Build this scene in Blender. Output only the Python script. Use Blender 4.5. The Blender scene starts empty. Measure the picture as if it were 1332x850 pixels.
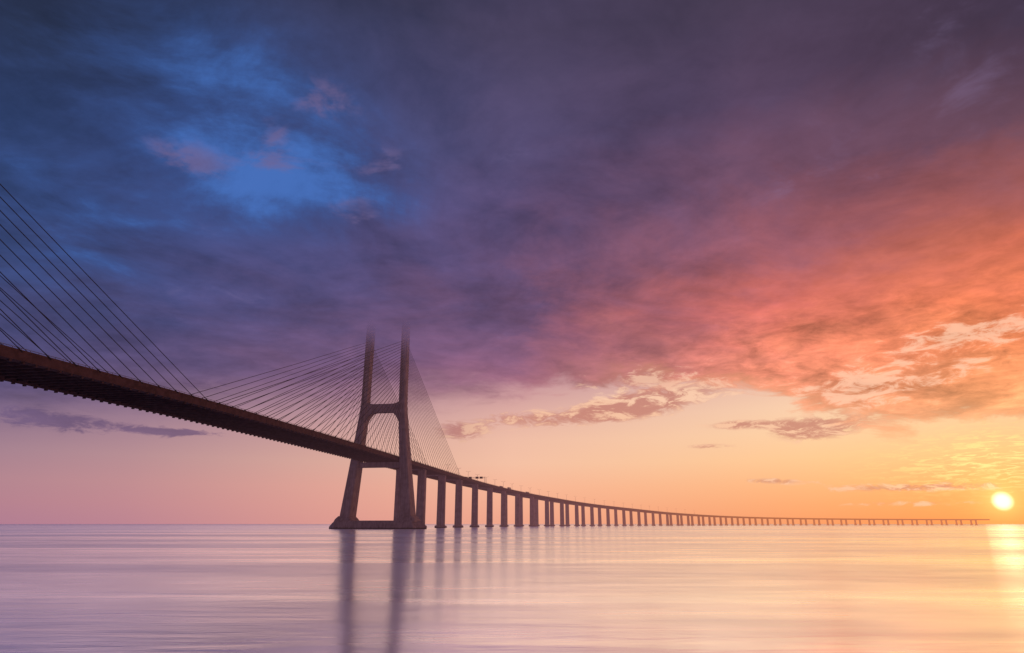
import bpy, bmesh, math, random, bisect
from mathutils import Vector
random.seed(4)
scene = bpy.context.scene
scene.view_settings.view_transform = 'Standard'
scene.view_settings.look = 'None'
scene.view_settings.exposure = 0

# ------------------------------------------------------------------ camera
F = 850.0
PITCH = math.atan(257.0 / F)
CAMZ = 3.6
cam = bpy.data.cameras.new("camera"); camo = bpy.data.objects.new("camera", cam)
scene.collection.objects.link(camo)
cam.sensor_width = 36; cam.lens = F / 1332 * 36
cam.clip_start = 0.5; cam.clip_end = 120000
camo.location = (0, 0, CAMZ)
camo.rotation_euler = (math.radians(90) + PITCH, 0, 0)
scene.camera = camo

def azel(x, y):
    a = (x - 666) / F; b = (425 - y) / F
    X = a; Y = math.cos(PITCH) - b * math.sin(PITCH); Z = math.sin(PITCH) + b * math.cos(PITCH)
    return math.degrees(math.atan2(X, Y)), math.degrees(math.atan2(Z, math.hypot(X, Y)))
def topx(az, el):
    az = math.radians(az); el = math.radians(el)
    X = math.sin(az) * math.cos(el); Y = math.cos(az) * math.cos(el); Z = math.sin(el)
    dep = Y * math.cos(PITCH) + Z * math.sin(PITCH); up = -Y * math.sin(PITCH) + Z * math.cos(PITCH)
    return 666 + F * X / dep, 425 - F * up / dep
def lin(c):
    o = []
    for v in c:
        v = max(0, min(255, v)) / 255
        o.append(v / 12.92 if v <= .04045 else ((v + .055) / 1.055) ** 2.4)
    return tuple(o)

# ------------------------------------------------------------------ node helpers
class NT:
    def __init__(s, nt): s.nt = nt; s.n = nt.nodes; s.l = nt.links
    def new(s, t, **kw):
        nd = s.n.new(t)
        for k, v in kw.items(): setattr(nd, k, v)
        return nd
    def put(s, sock, v):
        if hasattr(v, 'is_output'): s.l.new(v, sock)
        else:
            if sock.type == 'RGBA' and len(v) == 3: v = (*v, 1)
            sock.default_value = v
    def m(s, op, a, b=None, c=None, clamp=False):
        nd = s.new('ShaderNodeMath', operation=op); nd.use_clamp = clamp
        s.put(nd.inputs[0], a)
        if b is not None: s.put(nd.inputs[1], b)
        if c is not None: s.put(nd.inputs[2], c)
        return nd.outputs[0]
    def mr(s, v, a, b, c=0.0, d=1.0, t='SMOOTHSTEP'):
        nd = s.new('ShaderNodeMapRange', interpolation_type=t)
        for i, q in enumerate((v, a, b, c, d)): s.put(nd.inputs[i], q)
        return nd.outputs[0]
    def mix(s, f, a, b, bt='MIX'):
        nd = s.new('ShaderNodeMix', data_type='RGBA', blend_type=bt)
        nd.clamp_factor = True
        s.put(nd.inputs[0], f); s.put(nd.inputs[6], a); s.put(nd.inputs[7], b)
        return nd.outputs[2]
    def noise(s, vec, scale, detail=4, rough=.5, dist=0.0):
        nd = s.new('ShaderNodeTexNoise')
        s.put(nd.inputs['Vector'], vec); nd.inputs['Scale'].default_value = scale
        nd.inputs['Detail'].default_value = detail; nd.inputs['Roughness'].default_value = rough
        nd.inputs['Distortion'].default_value = dist
        return nd.outputs['Fac']
    def comb(s, x, y, z):
        nd = s.new('ShaderNodeCombineXYZ')
        for i, q in enumerate((x, y, z)): s.put(nd.inputs[i], q)
        return nd.outputs[0]
    def ramp(s, f, stops, interp='LINEAR'):
        nd = s.new('ShaderNodeValToRGB'); cr = nd.color_ramp; cr.interpolation = interp
        while len(cr.elements) > 1: cr.elements.remove(cr.elements[-1])
        cr.elements[0].position = stops[0][0]; cr.elements[0].color = (*stops[0][1], 1)
        for p, c in stops[1:]:
            e = cr.elements.new(p); e.color = (*c, 1)
        s.put(nd.inputs[0], f); return nd.outputs[0]

# ------------------------------------------------------------------ sky
SUN_AZ, SUN_EL = azel(1304, 652)
world = bpy.data.worlds.new("World"); scene.world = world; world.use_nodes = True
try:
    world.cycles.sampling_method = 'NONE'
except Exception as e: print(e)
W = NT(world.node_tree); W.n.clear()
tc = W.new('ShaderNodeTexCoord')
sep = W.new('ShaderNodeSeparateXYZ'); W.l.new(tc.outputs['Generated'], sep.inputs[0])
dx, dy, dz = sep.outputs
az = W.m('MULTIPLY', W.m('ARCTAN2', dx, dy), 57.29578)
el = W.m('MULTIPLY', W.m('ARCSINE', dz), 57.29578)
elp = W.m('MAXIMUM', el, 0.0)
dzz = W.m('ADD', W.m('MAXIMUM', dz, 0.0), 0.13)
px = W.m('DIVIDE', dx, dzz); py = W.m('DIVIDE', dy, dzz)
P = W.comb(px, py, 0.0)
ca, sa = math.cos(math.radians(28)), math.sin(math.radians(28))
qx = W.m('ADD', W.m('MULTIPLY', px, ca), W.m('MULTIPLY', py, sa))
qy = W.m('SUBTRACT', W.m('MULTIPLY', py, ca), W.m('MULTIPLY', px, sa))
Q = W.comb(W.m('MULTIPLY', qx, 0.8), qy, 0.7)
def S0(n): return W.m('SUBTRACT', n, .5)
def K(a, b): return W.m('MULTIPLY', a, b)
n_big = W.noise(P, 0.55, 2, .5, .4)
n_mid = W.noise(Q, 1.7, 7, .64, .6)
n_fine = W.noise(P, 6.5, 4, .62, .5)
n_puff = W.noise(P, 2.6, 7, .64, .3)
AE = W.comb(K(az, .12), K(el, .36), 0.0)
n_ae = W.noise(AE, 1.0, 6, .6, .6)
n_ae2 = W.noise(AE, 3.4, 7, .68, .5)

XS = [0, 333, 666, 1000, 1332]
clearY = [682, 640, 600, 560, 520, 480]
CLEAR = [
 [(168,120,146),(174,126,142),(168,130,145),(145,117,142),(118,98,130),(90,80,122)],
 [(212,148,146),(217,154,148),(206,157,150),(190,145,150),(160,126,147),(118,95,128)],
 [(240,166,140),(246,180,150),(243,192,165),(236,186,166),(212,162,160),(180,130,148)],
 [(244,158,110),(250,179,128),(252,200,150),(251,208,168),(247,206,176),(232,188,172)],
 [(246,142,74),(252,166,90),(253,192,118),(250,202,144),(242,196,156),(224,174,152)]]
cloudY = [560, 480, 400, 300, 200, 100, 0]
CLOUD = [
 [(100,82,115),(74,70,112),(56,61,102),(52,68,114),(44,62,106),(39,53,90),(35,42,64)],
 [(140,100,122),(94,76,114),(74,68,110),(64,70,120),(58,72,124),(50,66,110),(43,49,76)],
 [(180,120,126),(136,88,112),(102,74,106),(86,72,112),(79,71,109),(72,65,96),(60,53,77)],
 [(225,150,120),(224,130,104),(204,102,90),(136,82,100),(92,69,96),(77,60,86),(64,53,73)],
 [(234,164,112),(230,140,90),(228,122,80),(196,100,82),(118,74,88),(78,60,80),(58,47,68)]]
def look(T, YS, x, y):
    x = max(0, min(1332, x)); y = max(min(YS), min(max(YS), y))
    for i in range(4):
        if x <= XS[i+1]: break
    tx = (x - XS[i]) / (XS[i+1] - XS[i])
    for j in range(len(YS)-1):
        if y >= YS[j+1]: break
    ty = (YS[j] - y) / (YS[j] - YS[j+1])
    r = []
    for k in range(3):
        a = T[i][j][k]*(1-ty)+T[i][j+1][k]*ty; b = T[i+1][j][k]*(1-ty)+T[i+1][j+1][k]*ty
        r.append(a*(1-tx)+b*tx)
    return r
ELS = [0, 1.5, 3, 5, 7, 9, 12, 15, 18, 22, 27, 33, 42]
AZS = [-43, -30, -15, 0, 12, 24, 36, 43]
def table(T, YS, f_el, f_az):
    fel = W.m('DIVIDE', f_el, 45.0)
    bk = W.ramp(fel, [(e/45, lin([v*.8 for v in look(T, YS, 450, topx(0, e)[1])])) for e in ELS])
    out = bk; prev = -150
    for a in AZS:
        c = W.ramp(fel, [(e/45, lin(look(T, YS, *topx(a, e)))) for e in ELS])
        out = W.mix(W.mr(f_az, float(prev), float(a), t='LINEAR'), out, c); prev = a
    return W.mix(W.mr(f_az, 60.0, 150.0), out, bk)
warp = K(S0(n_big), W.mr(elp, 6.0, 20.0, 0.0, 9.0))
warp2 = K(S0(n_mid), W.mr(elp, 6.0, 20.0, 0.0, 12.0))
elw = W.m('MAXIMUM', W.m('ADD', W.m('ADD', elp, warp), warp2), 0.0)
azw = W.m('ADD', az, K(S0(n_puff), W.mr(elp, 6.0, 20.0, 0.0, 22.0)))
clear = table(CLEAR, clearY, elp, az)
cloud = table(CLOUD, cloudY, elw, azw)
def mult(c, v): return W.mix(1.0, c, W.comb(v, v, v), 'MULTIPLY')
sh = W.m('ADD', 1.06, W.m('ADD', K(S0(n_mid), 1.3), W.m('ADD', K(S0(n_puff), 1.1), K(S0(n_fine), .5))))
cloud = mult(cloud, W.m('MAXIMUM', sh, .55))

def blob(x, y, sx, sy, tilt=0.0):
    a0, e0 = azel(x, y); sx /= 15.5; sy /= 15.5
    u = W.m('SUBTRACT', az, a0); v = W.m('SUBTRACT', el, e0)
    if tilt: v = W.m('SUBTRACT', v, K(u, tilt))
    u = W.m('DIVIDE', u, sx); v = W.m('DIVIDE', v, sy)
    r = W.m('ADD', K(u, u), K(v, v))
    return W.m('EXPONENT', K(r, -1.0))
def addall(L):
    o = L[0]
    for q in L[1:]: o = W.m('ADD', o, q)
    return o
# ragged blue openings in the upper left
bl = addall([blob(405, 240, 140, 60), K(blob(290, 140, 240, 120), .85), K(blob(90, 290, 120, 80), .7)])
braw = W.m('ADD', K(bl, .25), W.m('ADD', K(n_puff, 1.0), K(n_mid, .7)))
bmask = W.mr(braw, .86, 1.24)
bcol = W.mix(W.mr(braw, 1.0, 1.32), lin((50, 78, 136)), lin((68, 112, 188)))
cloud = W.mix(K(K(bmask, W.mr(bl, .08, .6)), .85), cloud, bcol)
# small ragged cloudlets catching pink light
pk = addall([blob(350, 172, 40, 20), blob(235, 207, 60, 24), blob(425, 130, 60, 26), blob(372, 215, 60, 16),
             blob(465, 275, 50, 22), blob(505, 215, 50, 22)])
pmask = W.mr(W.m('ADD', K(pk, .2), W.m('ADD', K(n_fine, 1.0), K(n_puff, .4))), .80, 1.0)
cloud = W.mix(K(K(pmask, W.mr(pk, .05, .9)), .6), cloud, lin((112, 96, 136)))
# pale wisps upper right
wk = addall([blob(1275, 120, 50, 40), blob(1190, 60, 110, 45), blob(1060, 220, 120, 60), blob(640, 200, 60, 20)])
wm = W.mr(W.m('ADD', K(wk, .22), W.m('ADD', K(n_fine, .8), K(n_mid, .6))), .84, 1.1)
cloud = W.mix(K(wm, .28), cloud, lin((124, 108, 146)))
# lit lumps and shadowed bellies on the sun side
warm = K(W.mr(azw, 0.0, 22.0), W.mr(elw, 21.0, 12.0))
lump = W.m('ADD', 1.05, K(K(W.m('ADD', S0(n_ae), S0(n_ae2)), 1.8), warm))
cloud = mult(cloud, W.m('MAXIMUM', lump, .5))

# lower edge of the cloud deck
edge = [(0, 528), (200, 522), (333, 520), (560, 512), (700, 506), (850, 502), (960, 512), (1060, 540), (1160, 558), (1250, 560), (1332, 548)]
est = []
for x, y in edge:
    a, e = azel(x, y); est.append(((a + 45) / 90, (e / 45,) * 3))
edger = W.ramp(W.mr(az, -45.0, 45.0, t='LINEAR'), est)
rgb = W.new('ShaderNodeSeparateColor'); W.l.new(edger, rgb.inputs[0])
edgev = K(rgb.outputs[0], 45.0)
soft = W.mr(az, -14.0, 12.0, 2.3, 0.55)
amp = W.mr(az, -12.0, 12.0, 4.0, 7.5)
dist_e = W.m('ADD', W.m('SUBTRACT', el, edgev), W.m('ADD', K(S0(n_ae), amp), K(S0(n_ae2), 2.4)))
de = W.m('DIVIDE', dist_e, soft)
mask = W.mr(de, -1.0, 1.3)
fr = K(W.mr(de, 4.0, 0.5), W.mr(az, 2.0, 20.0))
cloud = W.mix(K(fr, .4), cloud, lin((246, 172, 128)))
# detached low clouds
lk = addall([blob(790, 535, 70, 16, .15), blob(880, 515, 110, 24, .10), blob(1045, 560, 44, 13), blob(60, 545, 120, 13, -.06), blob(600, 562, 44, 16),
             K(blob(922, 581, 40, 5), .9), blob(245, 563, 44, 5), K(blob(1010, 626, 60, 5, -.05), .8), K(blob(1200, 634, 120, 6), .9), K(blob(1190, 655, 100, 4), .6),
             K(blob(1130, 540, 90, 24), .8), K(blob(680, 545, 70, 14), .8), blob(965, 553, 44, 7), K(blob(270, 497, 40, 18), .8)])
lmask = W.mr(W.m('ADD', K(lk, .34), W.m('ADD', K(n_ae2, .8), K(n_ae, .35))), .74, .90)
lmask = K(lmask, W.mr(lk, .08, .5))
lowcol = W.mix(W.mr(az, -18.0, 2.0), W.mix(.6, cloud, lin((98, 78, 116))),
               W.mix(W.mr(n_ae2, .47, .6), lin((196, 126, 112)), lin((246, 194, 160))))
sky = W.mix(K(lmask, .85), clear, lowcol)
sky = W.mix(mask, sky, cloud)
# bright gap patches near right cloud edge
gk = addall([blob(860, 505, 120, 30), blob(1115, 508, 70, 22), K(blob(1280, 425, 80, 18, .1), .8), K(blob(1220, 470, 110, 36), .6)])
gm = W.mr(W.m('ADD', K(gk, .26), W.m('ADD', K(n_ae2, 1.0), K(n_fine, .25))), .78, .93)
sky = W.mix(K(K(gm, W.mr(gk, .08, .6)), .62), sky, lin((250, 206, 176)))
# sun ripples, glow and disc
u = W.m('SUBTRACT', az, SUN_AZ); v = W.m('SUBTRACT', el, SUN_EL)
ang = W.m('SQRT', W.m('ADD', K(u, u), K(v, v)))
SP = W.comb(K(az, .5), K(el, 3.0), 0.0)
sp = W.mr(W.noise(SP, 1.6, 5, .65, .8), .46, .64)
spm = K(K(sp, addall([blob(1270, 606, 80, 26), K(blob(1320, 580, 60, 22), .6)])), .75)
sky = W.mix(spm, sky, lin((255, 234, 150)))
g1 = K(W.m('EXPONENT', K(ang, -1.1)), .75)
g2 = K(W.m('EXPONENT', K(ang, -.15)), .09)
sky = W.mix(1.0, sky, W.comb(g1, K(g1, .58), K(g1, .16)), 'ADD')
sky = W.mix(1.0, sky, W.comb(g2, K(g2, .55), K(g2, .18)), 'ADD')
disc = W.mr(ang, .74, .28, 0.0, 1.4)
sky = W.mix(1.0, sky, W.comb(disc, K(disc, .85), K(disc, .55)), 'ADD')
nish = W.new('ShaderNodeTexSky', sky_type='NISHITA'); nish.sun_disc = False
nish.sun_elevation = math.radians(SUN_EL); nish.sun_rotation = math.radians(SUN_AZ)
bg1 = W.new('ShaderNodeBackground'); W.l.new(nish.outputs[0], bg1.inputs[0]); bg1.inputs[1].default_value = 0.004
bg2 = W.new('ShaderNodeBackground'); W.l.new(sky, bg2.inputs[0]); bg2.inputs[1].default_value = 1.0
ads = W.new('ShaderNodeAddShader'); W.l.new(bg1.outputs[0], ads.inputs[0]); W.l.new(bg2.outputs[0], ads.inputs[1])
wo = W.new('ShaderNodeOutputWorld'); W.l.new(ads.outputs[0], wo.inputs[0])

# sun lamp (setting sun, almost extinguished by horizon haze)
sl = bpy.data.lights.new("sun", 'SUN'); sl.energy = 0.0025; sl.angle = math.radians(2.5); sl.color = (1, .6, .35)
slo = bpy.data.objects.new("sun", sl); scene.collection.objects.link(slo)
sd = Vector((math.sin(math.radians(SUN_AZ))*math.cos(math.radians(SUN_EL)), math.cos(math.radians(SUN_AZ))*math.cos(math.radians(SUN_EL)), math.sin(math.radians(SUN_EL))))
slo.rotation_euler = (-sd).to_track_quat('-Z', 'Y').to_euler(); slo.location = (0, 0, 300)

# ------------------------------------------------------------------ materials
def material(name, base, rough=.85, var=.25, scale=.2, painted_fog=True, streak=False):
    mt = bpy.data.materials.new(name); mt.use_nodes = True
    T = NT(mt.node_tree); T.n.clear()
    geo = T.new('ShaderNodeNewGeometry'); pos = geo.outputs['Position']
    sp = T.new('ShaderNodeSeparateXYZ'); T.l.new(pos, sp.inputs[0])
    n = T.noise(pos, scale, 5, .6)
    if streak:
        n2 = T.noise(T.comb(sp.outputs[0], sp.outputs[1], T.m('MULTIPLY', sp.outputs[2], .06)), .8, 4, .6)
        n = T.m('ADD', T.m('MULTIPLY', n, .5), T.m('MULTIPLY', n2, .5))
    c = T.mix(T.mr(n, .3, .7), tuple(b*(1-var) for b in base), tuple(b*(1+var) for b in base))
    if streak:
        c = T.mix(T.mr(T.m('ADD', sp.outputs[2], T.m('MULTIPLY', n, 1.6)), 2.2, 1.2), c, (.05, .048, .042))
    b = T.new('ShaderNodeBsdfPrincipled'); T.l.new(c, b.inputs['Base Color']); b.inputs['Roughness'].default_value = rough
    b.inputs['Specular IOR Level'].default_value = .2
    out = b.outputs[0]
    if painted_fog:  # aerial haze painted as emission by distance; tops fade transparent as cloud
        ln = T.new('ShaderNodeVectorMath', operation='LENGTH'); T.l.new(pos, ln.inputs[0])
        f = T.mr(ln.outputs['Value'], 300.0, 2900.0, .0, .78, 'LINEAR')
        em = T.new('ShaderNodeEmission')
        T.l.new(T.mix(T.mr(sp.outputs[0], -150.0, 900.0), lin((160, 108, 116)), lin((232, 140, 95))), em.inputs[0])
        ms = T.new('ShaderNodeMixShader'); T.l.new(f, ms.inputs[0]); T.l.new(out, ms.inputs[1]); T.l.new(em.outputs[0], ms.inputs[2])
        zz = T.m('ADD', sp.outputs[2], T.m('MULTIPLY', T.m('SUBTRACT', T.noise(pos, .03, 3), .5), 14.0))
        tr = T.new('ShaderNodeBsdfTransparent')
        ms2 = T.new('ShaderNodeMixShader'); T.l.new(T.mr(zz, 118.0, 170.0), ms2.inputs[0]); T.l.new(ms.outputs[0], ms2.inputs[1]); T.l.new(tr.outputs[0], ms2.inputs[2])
        out = ms2.outputs[0]
    o = T.new('ShaderNodeOutputMaterial'); T.l.new(out, o.inputs[0])
    return mt
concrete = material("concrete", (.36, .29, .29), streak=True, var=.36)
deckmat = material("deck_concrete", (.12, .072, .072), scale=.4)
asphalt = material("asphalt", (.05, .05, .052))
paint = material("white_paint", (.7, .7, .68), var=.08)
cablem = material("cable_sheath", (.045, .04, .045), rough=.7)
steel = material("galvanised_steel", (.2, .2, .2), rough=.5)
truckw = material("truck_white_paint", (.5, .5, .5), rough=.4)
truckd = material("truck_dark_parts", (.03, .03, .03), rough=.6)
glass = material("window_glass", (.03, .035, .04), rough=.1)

# ------------------------------------------------------------------ mesh helpers
def mkobj(name, bm, mats, parent=None):
    me = bpy.data.meshes.new(name); bmesh.ops.recalc_face_normals(bm, faces=bm.faces); bm.to_mesh(me); bm.free()
    for m_ in mats: me.materials.append(m_)
    o = bpy.data.objects.new(name, me); scene.collection.objects.link(o)
    if parent: o.parent = parent
    return o
def empty(name, loc=(0, 0, 0)):
    o = bpy.data.objects.new(name, None); o.location = loc; scene.collection.objects.link(o); return o
def loft(bm, rings, mi=0, cap=True, closed=True):
    vs = [[bm.verts.new(p) for p in r] for r in rings]; n = len(rings[0])
    for a, b in zip(vs[:-1], vs[1:]):
        for i in range(n if closed else n-1):
            f = bm.faces.new((a[i], a[(i+1) % n], b[(i+1) % n], b[i])); f.material_index = mi
    if cap and closed:
        bm.faces.new(vs[0][::-1]).material_index = mi; bm.faces.new(vs[-1]).material_index = mi
def rect(c, hx, hy, ch, R, U):
    pts = [(-hx+ch, -hy), (hx-ch, -hy), (hx, -hy+ch), (hx, hy-ch), (hx-ch, hy), (-hx+ch, hy), (-hx, hy-ch), (-hx, -hy+ch)]
    return [c + R*a + U*b for a, b in pts]
def box(bm, c, R, Fw, hx, hy, hz, mi=0):
    Z = Vector((0, 0, 1)); v = []
    for sz in (-1, 1):
        v.append([c + R*hx*a + Fw*hy*b + Z*hz*sz for a, b in ((-1, -1), (1, -1), (1, 1), (-1, 1))])
    loft(bm, v, mi)
def tube(bm, a, b, r, n=5, mi=0, r2=None):
    d = (b-a).normalized(); t = d.orthogonal().normalized(); s = d.cross(t)
    loft(bm, [[p + (t*math.cos(2*math.pi*i/n) + s*math.sin(2*math.pi*i/n))*q for i in range(n)] for p, q in ((a, r), (b, r if r2 is None else r2))], mi)

# ------------------------------------------------------------------ centreline
SL = .1585
def SX(d): return -104.5 + SL*(d-527)
ctrl = [(SX(d), d) for d in (-450, -300, -150, 0, 150, 300, 450, 600, 750)] + [(SX(900)+4, 900), (-2, 1060), (58, 1225), (148, 1410), (268, 1590), (405, 1770), (575, 1940), (780, 2085), (1030, 2200), (1320, 2280), (1640, 2330), (1980, 2370)]
def cr(p0, p1, p2, p3, t):
    return .5*((2*p1)+(-p0+p2)*t+(2*p0-5*p1+4*p2-p3)*t*t+(-p0+3*p1-3*p2+p3)*t**3)
raw = []
for i in range(1, len(ctrl)-2):
    for k in range(40):
        t = k/40
        raw.append(Vector((cr(*[ctrl[i+j][0] for j in (-1, 0, 1, 2)], t), cr(*[ctrl[i+j][1] for j in (-1, 0, 1, 2)], t), 0)))
S = [0]
for a, b in zip(raw[:-1], raw[1:]): S.append(S[-1]+(b-a).length)
TOT = S[-1]
def at(s):
    s = max(0, min(TOT-.01, s)); i = min(max(bisect.bisect(S, s)-1, 0), len(raw)-2)
    t = (s-S[i])/(S[i+1]-S[i]); p = raw[i].lerp(raw[i+1], t)
    i0 = max(i-3, 0); i1 = min(i+4, len(raw)-1)
    f = (raw[i1]-raw[i0]).normalized()
    return p, f, Vector((f.y, -f.x, 0))
zk = [(-450, 42), (0, 48.5), (177, 51.1), (267, 53.2), (400, 54), (527, 54), (750, 53.6), (900, 53), (1060, 52), (1225, 49), (1410, 43.5), (1590, 37.5), (1770, 31), (1940, 25.5), (2085, 22), (2200, 20), (2280, 19), (2400, 18.5)]
def topz(d):
    for (a, za), (b, zb) in zip(zk[:-1], zk[1:]):
        if d <= b:
            return za+(zb-za)*(d-a)/(b-a)
    return zk[-1][1]
def pt(s, lat=0, dz=0):
    p, f, r = at(s); q = p + r*lat
    z = sum(topz(p.y + k*20) for k in (-2, -1, 0, 1, 2))/5
    return Vector((q.x, q.y, z+dz))
def s_of_d(d):
    i = min(range(len(raw)), key=lambda k: abs(raw[k].y-d)); return S[i]

bridge = empty("cable_stayed_bridge")
prof = [(-15.8, 0), (-15.8, -2.4), (-13.9, -2.7), (-13.3, -.6), (13.3, -.6), (13.9, -2.7), (15.8, -2.4), (15.8, 0)]
STEP = 8.0; ns = int(TOT/STEP)
bm = bmesh.new()
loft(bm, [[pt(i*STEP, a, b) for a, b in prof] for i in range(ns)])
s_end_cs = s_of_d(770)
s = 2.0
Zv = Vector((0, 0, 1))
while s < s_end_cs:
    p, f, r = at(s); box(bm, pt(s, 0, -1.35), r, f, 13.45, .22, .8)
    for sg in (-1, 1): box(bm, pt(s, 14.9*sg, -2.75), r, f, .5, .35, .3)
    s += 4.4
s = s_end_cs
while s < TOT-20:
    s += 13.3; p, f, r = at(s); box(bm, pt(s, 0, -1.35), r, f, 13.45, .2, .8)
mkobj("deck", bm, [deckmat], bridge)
bm = bmesh.new()
for sg in (-1, 1):
    a = 15.45*sg
    loft(bm, [[pt(i*STEP, a+u, v) for u, v in ((-.15, .003), (.15, .003), (.12, .85), (-.12, .85))] for i in range(ns)])
    loft(bm, [[pt(i*STEP, a+u, v) for u, v in ((-.06, 1.25), (.06, 1.25), (.06, 1.37), (-.06, 1.37))] for i in range(ns)], 1)
    s = 1
    while s < 1500:
        p, f, r = at(s); box(bm, pt(s, a, 1.05), r, f, .05, .05, .198, 1); s += 3
loft(bm, [[pt(i*STEP, u, v) for u, v in ((-.3, .003), (.3, .003), (.12, .9), (-.12, .9))] for i in range(ns)])
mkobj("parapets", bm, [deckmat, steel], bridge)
bm = bmesh.new()
loft(bm, [[pt(i*STEP, a, .006) for a in (-15.1, 15.1)] for i in range(ns)], closed=False)
mkobj("roadway", bm, [asphalt], bridge)
bm = bmesh.new()
for a in (-14.2, -1.2, 1.2, 14.2):
    loft(bm, [[pt(i*STEP, a+q, .011) for q in (-.08, .08)] for i in range(ns)], closed=False)
for a in (-10.4, -6.8, 6.8, 10.4):
    s = 0
    while s < TOT-20:
        loft(bm, [[pt(s+k, a+q, .011) for q in (-.07, .07)] for k in (0, 4)], closed=False); s += 12
mkobj("lane_markings", bm, [paint], bridge)

# pylons
def legx(z):
    k = [(0, 25.5), (52, 20.0), (94, 16.0), (175, 15.2)]
    for (a, va), (b, vb) in zip(k[:-1], k[1:]):
        if z <= b: return va+(vb-va)*(z-a)/(b-a)
    return 15.2
def legw(z): return (8.6-3.6*min(z, 100)/100)/2, (15-6.5*min(z, 100)/100)/2
def pylon(d, name):
    s = s_of_d(d); p, f, r = at(s); o = Vector((p.x, p.y, 0)); bm = bmesh.new()
    for sg in (-1, 1):
        rings = []
        for z in [6.5, 20, 35, 52, 70, 82, 90, 96, 110, 130, 150, 174]:
            hx, hy = legw(z); rings.append(rect(o + r*legx(z)*sg + Zv*z, hx, hy, .7, r, f))
        loft(bm, rings)
        loft(bm, [rect(o + r*25.2*sg + Zv*z, hx, hy, 1.2, r, f) for z, hx, hy in ((5.2, 7.4, 9.5), (7.2, 6.6, 8.8), (9.5, 4.5, 7.6))])
    N = 25; rings = []
    x0 = legx(94) - 1.5
    for i in range(N):
        t = -1 + 2*i/(N-1); x = x0*t
        q = max(0, (abs(t)-.45)/.55)
        bot = 90.2 - 9.5*q**2.0; top = 97.0 + 2.6*q**2.5
        rings.append([o + r*x + f*u + Zv*z for u, z in ((-3, bot), (3, bot), (3, top), (-3, top))])
    loft(bm, rings)
    loft(bm, [[o + r*x + f*u + Zv*z for u, z in ((-3.2, 46.6), (3.2, 46.6), (3.2, 50.4), (-3.2, 50.4))] for x in (-18, 18)])
    def hull(hx, hy, nose, z):
        return [o + r*a + f*b + Zv*z for a, b in ((-hx-nose, 0), (-hx, -hy), (hx, -hy), (hx+nose, 0), (hx, hy), (-hx, hy))]
    loft(bm, [hull(32, 11, 7.5, -4), hull(32, 11, 7.5, 1.6), hull(31, 10.4, 6.0, 4.6), hull(30, 9.8, 2.0, 6.2)])
    for k in range(-5, 6):
        box(bm, o + r*k*5.6 - f*10.95 + Zv*.4, r, f, .35, .35, 1.4)
    mkobj(name, bm, [concrete], bridge)
    return s, o, f, r
def cables(s0, o, f, r, name, spb, spf, rad):
    bm = bmesh.new()
    for side in (-1, 1):
        for dr, spc in ((-1, spb), (1, spf)):
            for i in range(24):
                sd_ = 14 + i*spc
                za = 101 + i*2.15
                a = o + r*(legx(za)*side) + f*dr*1.5 + Zv*za
                s_ = s0 + dr*sd_
                if s_ < 2: continue
                b = pt(s_, 15.6*side, .3)
                m_ = a.lerp(b, .5) - Zv*(.0018*(a-b).length)
                tube(bm, a, m_, rad, 4); tube(bm, m_, b, rad, 4)
                tube(bm, b, b + (a-b).normalized()*2.2, rad*1.6, 6)
    mkobj(name, bm, [cablem], bridge)
for d, nm, spb, spf, rad in ((527, "pylon_far", 10.2, 8.45, .16), (32, "pylon_near", 8.45, 10.1, .12)):
    s0, o, f, r = pylon(d, nm); cables(s0, o, f, r, nm + "_stay_cables", spb, spf, rad)

# bents
bm = bmesh.new()
ds = []
s = s_of_d(527) + 80
while s < TOT-10:
    ds.append(s); s += 72 if len(ds) < 3 else (80 if s < s_of_d(1700) else 56)
s = s_of_d(32) - 80
while s > 5: ds.append(s); s -= 71
for s in ds:
    p, f, r = at(s); zt = pt(s).z - 2.75
    for sg in (-1, 1):
        c = Vector((p.x, p.y, 0)) + r*10.2*sg
        k = .6 + .4*zt/50
        loft(bm, [rect(c + Zv*z, hx, hy, .35, r, f) for z, hx, hy in ((2.0, 3.6*k, 2.6*k), (zt-3, 3.4*k, 2.3*k), (zt-.6, 3.6*k, 2.4*k))])
        loft(bm, [rect(c + Zv*z, hx, hy, .8, r, f) for z, hx, hy in ((-3, 5.2*k, 4.2*k), (1.7, 5.2*k, 4.2*k), (2.3, 4.6*k, 3.6*k))])
    box(bm, Vector((p.x, p.y, zt-.05)), r, f, 13.6, 1.5*k, .55)
mkobj("viaduct_piers", bm, [concrete], bridge)

# ------------------------------------------------------------------ street lamps
bm = bmesh.new()
tube(bm, Vector((0, 0, 0)), Vector((0, 0, 12)), .2, 8, 0, .12)
tube(bm, Vector((0, 0, 0)), Vector((0, 0, .6)), .3, 8)
for sg in (-1, 1):
    tube(bm, Vector((0, 0, 11.6)), Vector((sg*1.9, 0, 12.5)), .09, 6)
    box(bm, Vector((sg*2.3, 0, 12.5)), Vector((1, 0, 0)), Vector((0, 1, 0)), .6, .22, .12)
first = mkobj("street_lamp", bm, [steel])
lm = first.data; i = 0; s = s_of_d(740)
while s < s_of_d(1900):
    o = first if i == 0 else bpy.data.objects.new("street_lamp", lm)
    if i: scene.collection.objects.link(o)
    o.location = pt(s, 0, .85); p, f, r = at(s); o.rotation_euler[2] = math.atan2(r.y, r.x)
    s += 48; i += 1

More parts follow.
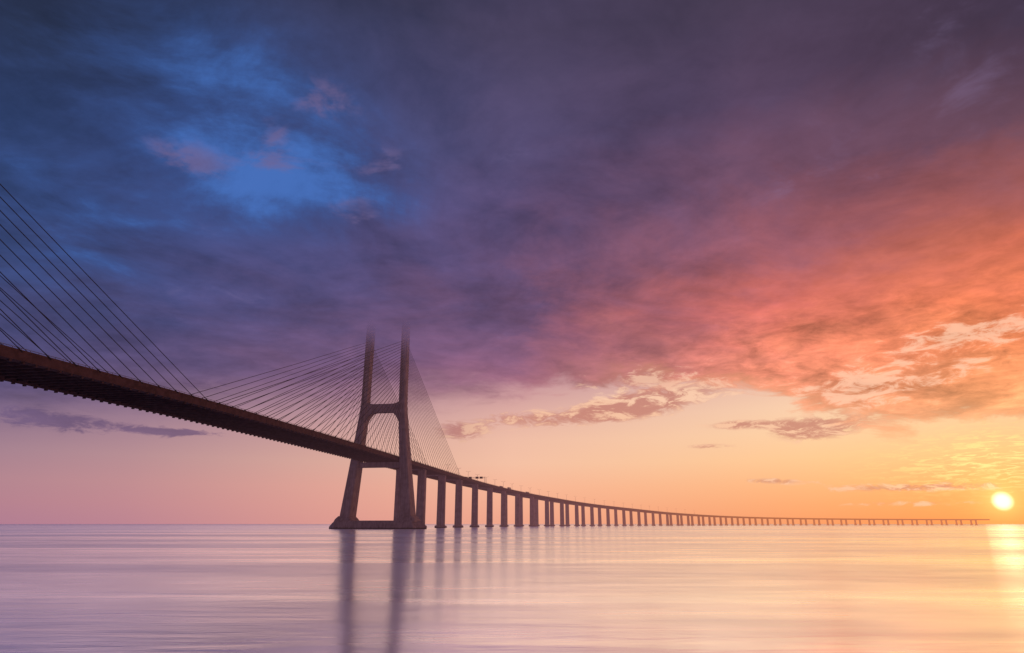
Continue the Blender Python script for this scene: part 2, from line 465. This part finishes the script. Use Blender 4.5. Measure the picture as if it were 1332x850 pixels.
def place(o, s, lat, dz=.02):
    o.location = pt(s, lat, dz); p, f, r = at(s); o.rotation_euler[2] = math.atan2(r.y, r.x)
X, Y = Vector((1, 0, 0)), Vector((0, 1, 0))
bm = bmesh.new()
for x in (-14.8, 14.8): tube(bm, Vector((x, 0, 0)), Vector((x, 0, 8.2)), .3, 8)
for z in (7.0, 8.1):
    for y in (-.5, .5): tube(bm, Vector((-14.8, y, z)), Vector((14.8, y, z)), .13, 6)
for k in range(-14, 14, 2):
    tube(bm, Vector((k, -.5, 7)), Vector((k+2, -.5, 8.1)), .06, 4)
for x in (-10, -4.5, 4.5, 10): box(bm, Vector((x, -.75, 7.5)), X, Y, 1.9, .08, 1.3, 1)
g = mkobj("sign_gantry", bm, [steel, truckd]); place(g, s_of_d(860), 0)
def truck():
    bm = bmesh.new()
    box(bm, Vector((0, -1.2, 2.5)), X, Y, 1.25, 5.2, 1.35, 0)
    box(bm, Vector((0, -1.2, 1.0)), X, Y, .9, 5.6, .12, 1)
    loft(bm, [[Vector((sx, y, z)) for y, z in ((4.4, .7), (6.6, .7), (6.6, 1.9), (6.2, 3.2), (4.6, 3.3))] for sx in (-1.2, 1.2)], 0)
    box(bm, Vector((0, 6.42, 2.45)), X, Y, 1.0, .06, .45, 2)
    for y in (5.3, -.5, -4.0, -5.2):
        for x in (-1.05, 1.05): tube(bm, Vector((x-.16, y, .52)), Vector((x+.16, y, .52)), .5, 14, 1)
    return bm
t1 = mkobj("truck", truck(), [truckw, truckd, glass]); place(t1, s_of_d(980), 8.5)
for dd, lat in ((1010, 12), (1120, 8.5)):
    t = bpy.data.objects.new("truck", t1.data); scene.collection.objects.link(t); place(t, s_of_d(dd), lat)

# ------------------------------------------------------------------ water
wm_ = bpy.data.materials.new("estuary_water"); wm_.use_nodes = True
T = NT(wm_.node_tree); T.n.clear()
geo = T.new('ShaderNodeNewGeometry'); sp_ = T.new('ShaderNodeSeparateXYZ'); T.l.new(geo.outputs['Position'], sp_.inputs[0])
wx, wy = sp_.outputs[0], sp_.outputs[1]
V1 = T.comb(T.m('MULTIPLY', wx, .25), wy, 0.0)
V2 = T.comb(T.m('MULTIPLY', wx, .06), T.m('MULTIPLY', wy, .35), 0.0)
V3 = T.comb(T.m('MULTIPLY', wx, .004), T.m('MULTIPLY', wy, .03), 0.0)
V4 = T.comb(T.m('MULTIPLY', wx, .07), T.m('MULTIPLY', wy, .26), 3.0)
n1 = T.noise(V1, .9, 4, .6, .5); n2 = T.noise(V2, .5, 4, .55, .4); n3 = T.noise(V3, 1.0, 4, .6); n4 = T.noise(V4, 1.0, 5, .68)
bmp = T.new('ShaderNodeBump'); bmp.inputs['Strength'].default_value = .25; bmp.inputs['Distance'].default_value = .2
T.l.new(T.m('ADD', T.m('MULTIPLY', n1, .35), T.m('MULTIPLY', n2, 1.0)), bmp.inputs['Height'])
gl = T.new('ShaderNodeBsdfGlossy'); gl.distribution = 'GGX'
T.l.new(T.mr(n3, .35, .65, .13, .21), gl.inputs['Roughness'])
T.l.new(bmp.outputs[0], gl.inputs['Normal'])
wc = T.mix(T.mr(n4, .35, .65), (1.06, 1.20, 1.22), (1.30, 1.46, 1.42))  # over-bright glossy colour: extra reflected light is put into the tint
wc = T.mix(1.0, wc, T.mix(T.mr(n3, .38, .62), (1, 1, 1), (.88, .87, .90)), 'MULTIPLY')  # darker reflection in ripple bands, painted into the glossy colour
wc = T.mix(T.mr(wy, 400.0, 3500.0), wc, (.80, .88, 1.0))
T.l.new(wc, gl.inputs['Color'])
df = T.new('ShaderNodeBsdfDiffuse'); df.inputs[0].default_value = (.42, .43, .42, 1)
ms = T.new('ShaderNodeAddShader')
T.l.new(df.outputs[0], ms.inputs[0]); T.l.new(gl.outputs[0], ms.inputs[1])
oo = T.new('ShaderNodeOutputMaterial'); T.l.new(ms.outputs[0], oo.inputs[0])
bm = bmesh.new()
for q in ((-60000, -3000), (60000, -3000), (60000, 60000), (-60000, 60000)): bm.verts.new((*q, 0))
bm.faces.new(bm.verts)
w = mkobj("water", bm, [wm_])
print("done", TOT)
